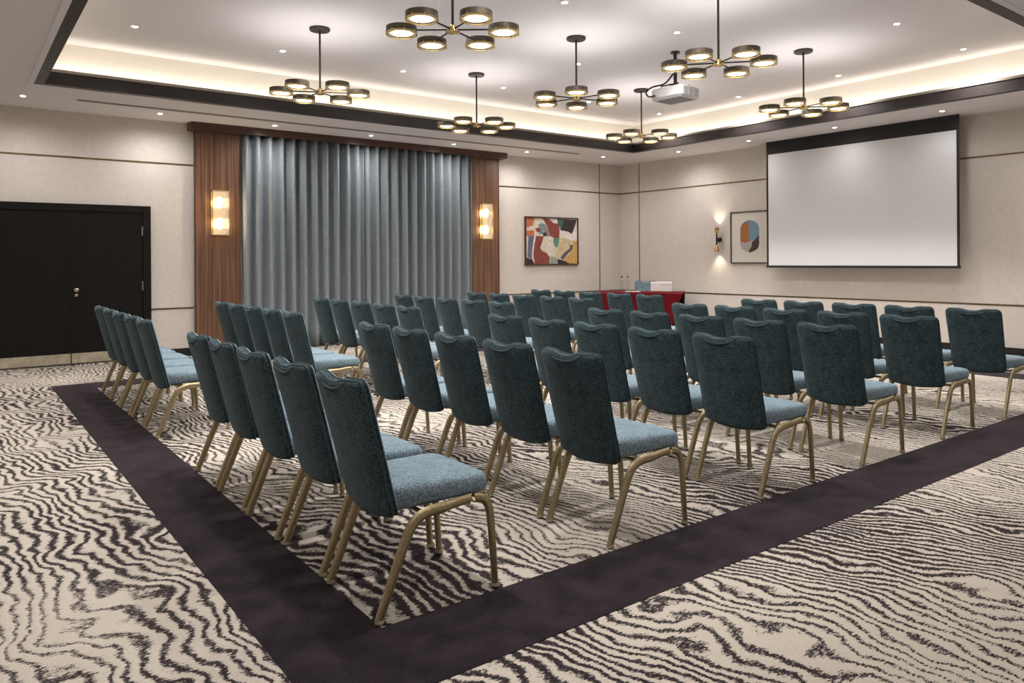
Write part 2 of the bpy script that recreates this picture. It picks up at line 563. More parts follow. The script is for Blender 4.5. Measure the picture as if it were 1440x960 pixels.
# ------------------------------------------------------------------ double door
DF0, DF1, DZ = 0.30, 2.332, 2.215
mb = MB()
mb.box(DF0, DF0 + 0.105, RY - 0.05, RY, 0, DZ, 0, 0.004)
mb.box(DF1 - 0.105, DF1, RY - 0.05, RY, 0, DZ, 0, 0.004)
mb.box(DF0 + 0.105, DF1 - 0.105, RY - 0.05, RY, DZ - 0.10, DZ, 0, 0.004)
struct('trim_6', mb, M['door'], 0)
GX = 1.318
for k, (a, b_) in enumerate(((DF0 + 0.108, GX - 0.003), (GX + 0.003, DF1 - 0.108))):
    d = thing('door_%d' % (k + 1), ((a + b_) / 2, RY - 0.018, 0))
    tag(d, kind='structure')
    w = (b_ - a) / 2
    MB().box(-w, w, -0.016, 0.014, 0.012, DZ - 0.104, 0, 0.002).build('door_leaf', M['door'], d, 0)
    kp = MB().box(-w + 0.004, w - 0.004, -0.0185, -0.0155, 0.018, 0.155).build('kick_plate', M['kick'], d, 0)
    kp['label'] = 'champagne metal kick plate'
    if k == 1:
        for z in (1.855, 1.065):
            MB().lathe([(0.007, 0), (0.007, 0.13)], (w + 0.0, -0.022, z - 0.065), 10).box(w - 0.012, w, -0.019, -0.0155, z - 0.065, z + 0.065).build('hinge', M['steel'], d, 30)
        kb = MB().lathe([(0.028, 0), (0.028, -0.006), (0.012, -0.010), (0.012, -0.03), (0.026, -0.036), (0.028, -0.05), (0.018, -0.06)], (-w + 0.065, -0.016, 1.025), 16, axis='y')
        kb.build('door_knob', M['steel'], d, 40)
        MB().lathe([(0.022, 0), (0.022, -0.006), (0.012, -0.009), (0.012, -0.014)], (-w + 0.065, -0.016, 0.955), 16, axis='y').build('lock', M['brass_bright'], d, 40)

# ------------------------------------------------------------------ curtain wall joinery
PYF = RY - 0.07
for k, (a, b_) in enumerate(((2.932, 3.602), (7.935, 8.572))):
    mb = MB().box(a + 0.012, b_ - 0.012, PYF, RY - 0.021, 0.002, 3.364)
    mb.box(a, a + 0.012, PYF - 0.006, RY - 0.021, 0.002, 3.364, 1).box(b_ - 0.012, b_, PYF - 0.006, RY - 0.021, 0.002, 3.364, 1)
    o = mb.build('wood_panel', [M['walnut'], M['walnut_dark']], None, 0)
    tag(o, ['full-height walnut wall panel beside the black double door', 'full-height walnut wall panel beside the colourful abstract painting'][k], 'wall panel', 'walnut panels flanking the curtains')
mb = MB().box(2.85, 8.67, RY - 0.225, RY - 0.205, 3.366, ZS - 0.001).box(2.85, 3.62, RY - 0.205, RY - 0.002, 3.366, ZS - 0.001).box(7.925, 8.67, RY - 0.205, RY - 0.002, 3.366, ZS - 0.001)
mb.box(3.62, 7.925, RY - 0.205, RY - 0.002, ZS - 0.025, ZS - 0.001)
o = mb.build('curtain_pelmet', M['walnut_dark'], None, 0)
tag(o, 'long dark walnut pelmet box above the grey-blue curtains', 'pelmet')

def curtain(x0, x1, nf, seed, label):
    rnd = random.Random(seed)
    nu, nz = nf * 12, 14
    yc = RY - 0.105
    phs = [rnd.uniform(-0.25, 0.25) for _ in range(nf + 2)]
    amps = [rnd.uniform(0.8, 1.15) for _ in range(nf + 2)]
    rows = []
    for j in range(nz + 1):
        t = j / nz
        z = 0.015 + t * 3.435
        row = []
        for i in range(nu + 1):
            u = i / nu * nf
            k = int(min(u, nf - 1e-6)); fr = u - k
            am = amps[k] * (1 - fr) + amps[k + 1] * fr
            ph = phs[k] * (1 - fr) + phs[k + 1] * fr
            drift = (1 - t) * 0.35 * math.sin(k * 1.7 + seed)
            th = 2 * PI * u + ph + drift
            A = 0.084 * am * (0.95 + 0.1 * (1 - t))
            y = yc - A * (math.sin(th) + 0.10 * math.cos(2 * th))
            x = x0 + (x1 - x0) * i / nu + 0.004 * math.cos(th)
            x = min(max(x, x0), x1)
            row.append((x, max(RY - 0.20, min(RY - 0.012, y)), z))
        rows.append(row)
    mb = MB()
    n = nu + 1
    vs = [p for r in rows for p in r]
    fs = [(j * n + i, j * n + i + 1, (j + 1) * n + i + 1, (j + 1) * n + i) for j in range(nz) for i in range(nu)]
    mb.add(vs, fs)
    o = mb.build('curtain', M['curtain'], None, 0)
    for p in o.data.polygons: p.use_smooth = True
    s = o.modifiers.new('thickness', 'SOLIDIFY')
    s.thickness = 0.004
    tag(o, label, 'curtain', 'grey-blue curtains under the walnut pelmet')
curtain(3.63, 5.69, 11, 1, 'floor-length grey-blue pleated curtain, the half nearer the black doors')
curtain(5.69, 7.915, 12, 5, 'floor-length grey-blue pleated curtain, the half nearer the abstract painting')

# ------------------------------------------------------------------ box wall lights on the walnut panels
def box_sconce(xc, label):
    t = thing('wall_light', (xc, PYF, 1.80), 0, label, 'wall light', 'crystal box wall lights on the walnut panels')
    w, h, dp = 0.128, 0.69, 0.095
    mb = MB().box(-w, w, -0.012, 0, 0, h, 0, 0.002)
    mb.build('back_plate', M['brass_bright'], t, 0)
    mb = MB()
    for z in (0, h - 0.014):
        mb.box(-w, w, -dp, -dp + 0.010, z, z + 0.014)
        mb.box(-w, -w + 0.010, -dp + 0.010, -0.012, z, z + 0.014).box(w - 0.010, w, -dp + 0.010, -0.012, z, z + 0.014)
    for sx in (-1, 1):
        mb.box(min(sx * w, sx * (w - 0.008)), max(sx * w, sx * (w - 0.008)), -dp, -dp + 0.008, 0.014, h - 0.014)
    mb.build('frame', M['brass_bright'], t, 0)
    mb = MB()
    nr = 14
    for i in range(nr):   # reeded crystal rods on the front
        x = -w + 0.012 + (2 * w - 0.024) * (i + 0.5) / nr
        mb.lathe([(0.0075, 0.016), (0.0075, h - 0.016)], (x, -dp + 0.012, 0), 6)
    mb.build('crystal_shade', M['lit_glass'], t, 40)
    for zc in (h * 0.27, h * 0.73):
        mb = MB().lathe([(0.008, -0.085), (0.030, -0.06), (0.038, 0), (0.030, 0.06), (0.008, 0.085)], (0, -0.048, zc), 12)
        mb.build('bulb', M['bulb'], t, 60)
        lamp('sconce_lamp', 'POINT', (0, -0.15, zc), 4.0, (1.0, 0.72, 0.42), parent=t, shadow_soft_size=0.06)
box_sconce(3.29, 'lit crystal box wall light on the walnut panel nearer the doors')
box_sconce(8.235, 'lit crystal box wall light on the walnut panel nearer the painting')

# ------------------------------------------------------------------ projection screen
SX, SY0, SY1, SZ0, SZ1 = 11.72, 4.745, 7.95, 1.235, ZS
t = thing('projection_screen', (SX, (SY0 + SY1) / 2, SZ0), 0, 'large white projection screen with black borders lowered from the ceiling', 'projection screen')
hw = (SY1 - SY0) / 2; H = SZ1 - SZ0
MB().box(0, 0.004, -hw + 0.035, hw - 0.035, 0.04, H - 0.225).build('screen_surface', M['screen'], t, 0)
mb = MB().box(-0.002, 0.007, -hw, hw, H - 0.228, H - 0.001)
mb.box(-0.002, 0.007, -hw, -hw + 0.036, 0.04, H - 0.228).box(-0.002, 0.007, hw - 0.036, hw, 0.04, H - 0.228)
mb.build('black_border', M['screen_black'], t, 0)
MB().box(-0.016, 0.016, -hw - 0.01, hw + 0.01, 0.0, 0.04, 0, 0.006).build('bottom_bar', M['screen_black'], t, 0)

# ------------------------------------------------------------------ pictures
def poly(mb, pts, conv, d0, d1, mi):
    a = [conv(x, y, d1) for x, y in pts]
    b = [conv(x, y, d0) for x, y in pts]
    n = len(pts)
    fs = [tuple(range(n))] + [(i, (i + 1) % n, n + (i + 1) % n, n + i) for i in range(n)]
    mb.add(a + b, fs, mi)

# colourful abstract on the curtain wall
AX0, AX1, AZ0, AZ1 = 9.25, 10.68, 1.292, 2.283
t = thing('abstract_painting', ((AX0 + AX1) / 2, RY, AZ0), 0, 'framed abstract painting of rust, cream, green and black shapes beside the walnut panel', 'painting')
w = (AX1 - AX0) / 2; h = AZ1 - AZ0
fm = MB()
for a in ((-w, -w + 0.022, 0, h), (w - 0.022, w, 0, h), (-w + 0.022, w - 0.022, 0, 0.022), (-w + 0.022, w - 0.022, h - 0.022, h)):
    fm.box(a[0], a[1], -0.045, 0, a[2], a[3])
fm.build('frame', simple('picture_frame_dark', (0.07, 0.025, 0.016), 0.4), t, 0)
pal = dict(cream=(0.66, 0.60, 0.50), rust=(0.24, 0.055, 0.040), orange=(0.55, 0.16, 0.07), sand=(0.62, 0.48, 0.29), ochre=(0.60, 0.36, 0.11),
           green=(0.10, 0.28, 0.19), dkgreen=(0.05, 0.12, 0.09), black=(0.035, 0.022, 0.024), blue=(0.12, 0.14, 0.19), teal=(0.16, 0.26, 0.28),
           mauve=(0.27, 0.21, 0.23), sage=(0.34, 0.36, 0.31), brown=(0.12, 0.09, 0.09), white=(0.75, 0.66, 0.62))
names = list(pal)
amats = []
for k in names:
    m, nt, b = new_mat('paint_' + k)
    tc = N(nt, 'ShaderNodeTexCoord')
    n1 = noise(nt, tc.outputs['Object'], 14, 4, 0.6)
    c = pal[k]
    r = ramp(nt, [(0.3, tuple(v * 0.78 for v in c)), (0.7, tuple(min(1, v * 1.15) for v in c))])
    L(nt, n1, r.inputs[0]); L(nt, r.outputs[0], b.inputs['Base Color'])
    b.inputs['Roughness'].default_value = 0.7
    amats.append(m)
def conv(x, y, d):
    return (-w + 0.02 + (x - 105) / 828 * (2 * w - 0.04), -0.02 - d, 0.02 + (855 - y) / 755 * (h - 0.04))
cv = MB()
cv.box(-w + 0.02, w - 0.02, -0.02, -0.002, 0.02, h - 0.02, names.index('cream'))
shapes = [
    ('orange', [(105, 100), (240, 100), (215, 230), (105, 270)]),
    ('cream', [(240, 100), (375, 100), (350, 165), (290, 240), (225, 270), (215, 230)]),
    ('orange', [(105, 320), (235, 300), (240, 390), (105, 395)]),
    ('rust', [(365, 100), (470, 115), (540, 180), (625, 190), (640, 300), (635, 420), (560, 430), (500, 400), (470, 320), (420, 200)]),
    ('white', [(470, 110), (600, 115), (610, 185), (545, 180)]),
    ('dkgreen', [(605, 100), (720, 110), (690, 200), (650, 265), (618, 200)]),
    ('black', [(715, 110), (925, 120), (870, 290), (840, 355), (790, 320), (645, 290), (690, 200)]),
    ('teal', [(300, 210), (360, 185), (420, 215), (440, 300), (380, 320), (320, 270)]),
    ('mauve', [(420, 230), (470, 320), (495, 395), (430, 400), (380, 320)]),
    ('rust', [(245, 285), (300, 260), (350, 290), (340, 340), (290, 340)]),
    ('teal', [(300, 330), (370, 310), (380, 370), (330, 370)]),
    ('black', [(370, 340), (425, 335), (430, 395), (380, 400)]),
    ('blue', [(145, 395), (235, 395), (225, 560), (205, 700), (205, 775), (130, 740), (140, 560)]),
    ('rust', [(262, 400), (385, 400), (360, 490), (325, 590), (370, 650), (430, 670), (475, 740), (465, 850), (245, 850), (220, 700), (235, 540)]),
    ('white', [(238, 400), (262, 400), (235, 540), (216, 690), (225, 790), (245, 852), (215, 840), (195, 740), (210, 560)]),
    ('black', [(105, 740), (205, 780), (240, 855), (105, 855)]),
    ('white', [(640, 300), (790, 325), (840, 358), (925, 180), (925, 460), (860, 470), (760, 430), (640, 420)]),
    ('sand', [(640, 420), (760, 430), (860, 470), (800, 560), (640, 760), (560, 730), (620, 560)]),
    ('green', [(545, 430), (635, 420), (625, 510), (600, 585), (565, 570), (540, 500)]),
    ('ochre', [(860, 470), (930, 470), (930, 850), (800, 850), (700, 800), (800, 680), (860, 600)]),
    ('brown', [(650, 750), (720, 660), (800, 600), (815, 530), (860, 545), (850, 610), (760, 700), (690, 790)]),
    ('sage', [(475, 745), (520, 725), (610, 760), (600, 850), (465, 850)]),
    ('black', [(610, 770), (700, 800), (800, 852), (605, 852)]),
]
for i, (c, pts) in enumerate(shapes):
    poly(cv, pts, conv, 0.0, 0.0012 + 0.00015 * i, names.index(c))
cv.build('canvas', amats, t, 0)

# small oval print half hidden behind the screen
PY0, PY1, PZ0, PZ1 = 8.05, 8.90, 1.312, 2.285
t = thing('oval_print', (RX, (PY0 + PY1) / 2, PZ0), 0, 'thin-framed print with an orange and blue oval, partly behind the projection screen', 'picture')
w2 = (PY1 - PY0) / 2; h2 = PZ1 - PZ0
fm = MB()
for a in ((-w2, -w2 + 0.016, 0, h2), (w2 - 0.016, w2, 0, h2), (-w2 + 0.016, w2 - 0.016, 0, 0.016), (-w2 + 0.016, w2 - 0.016, h2 - 0.016, h2)):
    fm.box(-0.035, 0, a[0], a[1], a[2], a[3])
fm.build('frame', M['black'], t, 0)
pm = MB().box(-0.02, -0.002, -w2 + 0.014, w2 - 0.014, 0.014, h2 - 0.014, 0)
pmats = [simple('mount_board', (0.68, 0.64, 0.58), 0.8), simple('print_orange', (0.38, 0.14, 0.045), 0.7), simple('print_blue', (0.16, 0.30, 0.38), 0.7),
         simple('print_brown', (0.06, 0.035, 0.033), 0.7), simple('print_grey', (0.42, 0.39, 0.39), 0.7), simple('print_dark', (0.20, 0.16, 0.20), 0.7)]
# crop pixels: oval spans x 750..1008, y 140..650
def conv2(x, y, d):
    return (-0.02 - d, (880 - x) / 258 * 0.205 * 2 * 1.0, h2 / 2 + 0.02 + (395 - y) / 510 * 0.60)
def capsule(x0, x1, y0, y1, n=12):
    r = (x1 - x0) / 2; cx = (x0 + x1) / 2
    return [(cx + r * math.cos(a), y0 + r - r * math.sin(a)) for a in [PI * k / n for k in range(n + 1)]] + [(cx - r * math.cos(a), y1 - r + r * math.sin(a)) for a in [PI * k / n for k in range(n + 1)]]
poly(pm, capsule(750, 1008, 140, 650), conv2, 0, 0.001, 4)
poly(pm, [(750, 480), (750, 270), (775, 200), (820, 160), (868, 145), (880, 180), (870, 400), (890, 470), (820, 500)], conv2, 0, 0.0014, 1)
poly(pm, [(868, 142), (920, 150), (970, 185), (1000, 240), (1008, 300), (1006, 390), (950, 450), (890, 470), (866, 380), (870, 240)], conv2, 0, 0.0016, 2)
poly(pm, [(780, 200), (820, 160), (868, 142), (890, 145), (860, 185)], conv2, 0, 0.002, 5)
poly(pm, [(1006, 380), (1008, 520), (990, 590), (940, 630), (880, 660), (865, 620), (905, 560), (910, 490), (950, 450)], conv2, 0, 0.0018, 3)
pm.build('print', pmats, t, 0)

# small up-and-down wall light
t = thing('wall_light', (RX, 9.17, 1.77), 0, 'small black and brass up-and-down wall light beside the oval print', 'wall light')
MB().lathe([(0.05, 0), (0.052, -0.02), (0.035, -0.05), (0.012, -0.06), (0.012, -0.09)], (0, 0, 0), 20, axis='x').build('wall_mount', M['black'], t, 40)
MB().tube([(-0.095, 0, -0.16), (-0.095, 0, 0.16)], 0.016, n=12).build('stem', M['black'], t, 40)
for s, nm in ((1, 'up'), (-1, 'down')):
    MB().lathe([(0.014, s * 0.10), (0.030, s * 0.13), (0.045, s * 0.19), (0.047, s * 0.235), (0.043, s * 0.235), (0.040, s * 0.19), (0.012, s * 0.14)], (-0.095, 0, 0), 20, caps=False).build('cup', M['brass_bright'], t, 40)
    MB().lathe([(0.006, s * 0.15), (0.022, s * 0.17), (0.026, s * 0.195), (0.012, s * 0.215)], (-0.095, 0, 0), 12).build('bulb', M['bulb'], t, 60)
    lamp('sconce_lamp', 'SPOT', (-0.095, 0, s * 0.23), 9.0, (1.0, 0.85, 0.62), (0, 0, s), parent=t, spot_size=math.radians(95), spot_blend=0.9, shadow_soft_size=0.03)

# ------------------------------------------------------------------ ceiling fittings
def downlight_proto():
    r = thing('downlight')
    MB().lathe([(0.031, 0.004), (0.031, -0.004), (0.044, -0.006), (0.048, -0.001), (0.048, 0.004)], (0, 0, 0), 20, caps=False).build('rim', M['white'], r, 30)
    MB().lathe([(0.030, 0.0), (0.026, -0.006), (0.012, -0.010)], (0, 0, 0), 16).build('lens', M['lens'], r, 60)
    return r
dl = downlight_proto()
first = [True]
def downlight(x, y, z, label, group, e=1.0):
    o = dl if first[0] else copy_tree(dl)
    first[0] = False
    o.location = (x, y, z - 0.004)
    tag(o, label, 'downlight', group)
    spot(x, y, z, e)
def spot(x, y, z, e=1.0):
    low = z < ZS + 0.1
    lamp('downlight_or_fill_lamp', 'SPOT', (x, y, z - 0.03), SPOT_W * e * (0.42 if low else 1.08), NEUT, (0, 0, -1), spot_size=math.radians(168 if low else 130), spot_blend=1.0, shadow_soft_size=0.06)
gx = [1.66, 3.34, 5.04, 6.77, 8.54, 10.27]
gy = [9.18, 7.48, 5.77, 4.10]
xo = ['first', 'second', 'third', 'fourth', 'fifth', 'sixth']
yo = ['the curtain side', 'the second line from the curtains', 'the third line from the curtains', 'the fourth line from the curtains']
vis = {(0, 0), (1, 0), (2, 0), (3, 0), (4, 0), (5, 0), (3, 1), (5, 1), (2, 2), (3, 2), (5, 2), (4, 3), (5, 3)}
for j, y in enumerate(gy):
    for i, x in enumerate(gx):
        if (i, j) in vis:
            lab = 'raised ceiling downlight, ' + ['line nearest the curtains', 'second line from the curtains', 'third line from the curtains', 'fourth line from the curtains'][j]
            lab += ', ' + xo[5 - i] + ' from the screen wall'
            downlight(x, y, ZT, lab, 'downlights in the raised ceiling')
        else:
            spot(x, y, ZT)
for x in (1.66, 5.04, 8.54):  # added fill spots over the near side, no fittings built
    spot(x, 2.75, ZT, 0.8)
sa = [(0.73, 'over the double doors, first from the far end'), (2.35, ''), (3.97, ''), (5.58, ''), (7.2, ''), (8.86, ''), (10.57, '')]
sl = ['above the black double doors', 'between the black doors and walnut panel', 'above the curtain end nearer the doors', 'above the middle of the curtains', 'above the curtain end nearer the painting', 'between the painting and the pelmet end', 'above the room corner on the painting side']
for (x, _), lb in zip(sa, sl):
    yy = 11.27 if x not in (0.73, 10.57) else (11.04 if x < 1 else 10.95)
    downlight(x, yy, ZS, 'small downlight in the lower ceiling ' + lb, 'downlights in the lower ceiling')
for y, lb in ((9.58, 'above the small up-and-down wall light'), (7.99, 'before the screen edge nearer the oval print'), (6.39, 'before the middle of the screen'), (4.78, 'before the screen edge farther from the print')):
    downlight(11.26, y, ZS, 'small downlight in the lower ceiling ' + lb, 'downlights in the lower ceiling', 1.0 if y > 9 else 0.22)
for p in ((11.2, 3.1), (11.2, 1.2), (8.5, 0.9), (5.0, 0.9), (1.8, 0.9), (-0.4, 0.3), (-0.4, 3.2), (-0.4, 6.2), (-0.4, 9.0), (3.4, -0.6), (7.0, -0.6)):  # unseen lamps without fittings, added to brighten the room
    spot(p[0], p[1], ZS)

# slot air diffuser in the soffit
t = thing('air_diffuser', (5.6, 10.93, ZS), 0, 'long narrow slot air diffuser in the ceiling in front of the curtains', 'air vent')
MB().box(-4.33, 4.33, -0.065, 0.065, -0.004, 0.002, 0).build('frame', M['ceiling'], t, 0)
MB().box(-4.30, 4.30, -0.054, -0.010, -0.0055, -0.003, 0).box(-4.30, 4.30, 0.010, 0.054, -0.0055, -0.003, 0).build('slot', simple('slot_dark', (0.10, 0.085, 0.075), 0.8), t, 0)

# ------------------------------------------------------------------ chandeliers
HZ = 3.315
ring_r, drum_r = 0.425, 0.128
def chandelier_proto():
    t = thing('chandelier')
    MB().lathe([(0.115, 0), (0.115, -0.022), (0.108, -0.030), (0.03, -0.032)], (0, 0, ZT), 28).build('ceiling_rose', M['rod'], t, 40)
    MB().lathe([(0.0115, HZ + 0.02), (0.0115, ZT - 0.03)], (0, 0, 0), 12).build('rod', M['rod'], t, 40)
    MB().lathe([(0.010, HZ + 0.05), (0.030, HZ + 0.035), (0.034, HZ + 0.0), (0.058, HZ - 0.005), (0.060, HZ - 0.018), (0.035, HZ - 0.026), (0.012, HZ - 0.03)], (0, 0, 0), 24).build('hub', M['brass_bright'], t, 40)
    for k in range(6):
        a = k * PI / 3
        c, s = math.cos(a), math.sin(a)
        MB().tube([(0.03 * c, 0.03 * s, HZ + 0.004), ((ring_r - drum_r) * c, (ring_r - drum_r) * s, HZ + 0.004)], 0.0075, n=8).build('arm', M['rod'], t, 40)
        x, y = ring_r * c, ring_r * s
        top = HZ + 0.030
        dr = MB().lathe([(drum_r - 0.006, top - 0.01), (drum_r, top), (drum_r, top - 0.046), (drum_r - 0.006, top - 0.046), (drum_r - 0.006, top - 0.01)], (x, y, 0), 32, caps=False).build('drum_shade', M['bronze'], t, 40)
        # lower glass band, brass ring and studs, emitting diffuser
        g = MB().lathe([(drum_r - 0.003, top - 0.040), (drum_r - 0.003, top - 0.060)], (x, y, 0), 32, caps=False).build('glass_band', M['drum_glass'], dr, 40)
        mb = MB().lathe([(drum_r - 0.008, top - 0.059), (drum_r + 0.002, top - 0.059), (drum_r + 0.002, top - 0.064), (drum_r - 0.008, top - 0.064), (drum_r - 0.008, top - 0.059)], (x, y, 0), 32, caps=False)
        for q_ in range(8):
            aa = q_ * PI / 4 + 0.3
            mb.lathe([(0.0045, top - 0.067), (0.0045, top - 0.036)], (x + (drum_r + 0.001) * math.cos(aa), y + (drum_r + 0.001) * math.sin(aa), 0), 6)
        mb.build('brass_ring', M['brass_bright'], dr, 40)
        MB().lathe([(0.090, top - 0.0540), (0.04, top - 0.0555)], (x, y, 0), 24).build('diffuser', M['diffuser'], dr, 60)
        MB().lathe([(drum_r - 0.007, top - 0.043), (0.104, top - 0.050), (0.090, top - 0.0540)], (x, y, 0), 24, caps=False).build('diffuser_rim', M['diffuser_rim'], dr, 60)
        MB().lathe([(drum_r - 0.014, top - 0.016), (drum_r - 0.014, top - 0.011)], (x, y, 0), 24).build('up_diffuser', M['diffuser_up'], dr, 40)
    return t
ch = chandelier_proto()
chs = [(3.35, 5.25, 0, 'large bronze six-drum chandelier nearest the viewer, over the first chair rows'),
       (3.36, 8.06, 10, 'bronze six-drum chandelier hanging towards the black double doors'),
       (5.97, 8.74, 7, 'bronze six-drum chandelier hanging in front of the curtains'),
       (5.96, 6.62, 25, 'bronze six-drum chandelier in the centre of the raised ceiling'),
       (8.61, 8.06, 0, 'bronze six-drum chandelier hanging nearest the far room corner'),
       (8.68, 5.34, -5, 'bronze six-drum chandelier hanging in front of the projection screen'),
       (6.03, 4.62, -10, 'bronze six-drum chandelier hanging just above and before the projector')]
for i, (x, y, a, lb) in enumerate(chs):
    o = ch if i == 0 else copy_tree(ch)
    o.location = (x, y, 0)
    # angle a: from the camera's right direction turning away from the viewer
    o.rotation_euler = (0, 0, yaw - PI / 2 + math.radians(a))
    tag(o, lb, 'chandelier', 'six-drum chandeliers')

# ------------------------------------------------------------------ projector
t = thing('projector', (7.40, 6.34, 3.42), math.radians(4), 'white projector on a black ceiling bracket, aimed at the screen', 'projector')
bw, bd, bh_ = 0.24, 0.20, 0.15
def rr(x0, x1, y0, y1, z, r, n=4):
    out = []
    for cx_, cy_, a0 in ((x1 - r, y1 - r, 0), (x0 + r, y1 - r, PI / 2), (x0 + r, y0 + r, PI), (x1 - r, y0 + r, 1.5 * PI)):
        for k in range(n + 1):
            a = a0 + k * PI / 2 / n
            out.append((cx_ + r * math.cos(a), cy_ + r * math.sin(a), z))
    return out
MB().loft([rr(-bd + .02, bd - .02, -bw + .02, bw - .02, 0.0, .03), rr(-bd, bd, -bw, bw, 0.03, .04), rr(-bd, bd, -bw, bw, bh_ - .02, .04), rr(-bd + .02, bd - .02, -bw + .02, bw - .02, bh_, .03)]).build('body', M['white'], t, 30)
MB().box(-bd + .05, bd - .05, -bw + .05, bw - .05, -0.004, 0.0).build('base_plate', M['grey'], t, 0)
mb = MB()
for s in (-1, 1):
    for a, b_ in ((-0.155, -0.065), (-0.045, 0.045), (0.065, 0.155)):
        y0 = s * (bw + 0.001)
        for k in range(6):
            z = 0.035 + k * 0.016
            mb.box(a, b_, min(y0, y0 - s * 0.004), max(y0, y0 - s * 0.004) + 0.001, z, z + 0.008)
mb.build('vent_grille', M['grey'], t, 0)
MB().lathe([(0.055, 0), (0.055, 0.03), (0.045, 0.05), (0.04, 0.04)], (bd - 0.005, 0.06, 0.075), 24, axis='x').build('lens', M['black'], t, 40)
mb = MB().tube([(0, 0, bh_ + 0.03), (0, 0, ZT - 3.42)], 0.022, n=14)
mb.lathe([(0.06, 0), (0.06, -0.02)], (0, 0, ZT - 3.42), 20)
mb.box(-0.12, 0.12, -0.018, 0.018, bh_ + 0.028, bh_ + 0.045)
for sx in (-0.11, 0.11):
    for sy in (-0.13, 0.13):
        mb.tube([(sx, 0, bh_ + 0.036), (sx * 1.1, sy, bh_ + 0.036), (sx * 1.1, sy, bh_ - 0.002)], 0.009, n=8)
mb.build('ceiling_bracket', M['rod'], t, 40)
pts = catmull([(0.0, 0.03, bh_ + 0.20), (-0.06, 0.12, bh_ + 0.08), (-0.16, 0.24, bh_ + 0.04), (-0.25, 0.27, bh_ - 0.03), (-0.26, 0.22, bh_ - 0.10), (-0.205, 0.16, bh_ - 0.09)], 6)
MB().tube(pts, 0.011, n=8).build('cable', M['black'], t, 40)

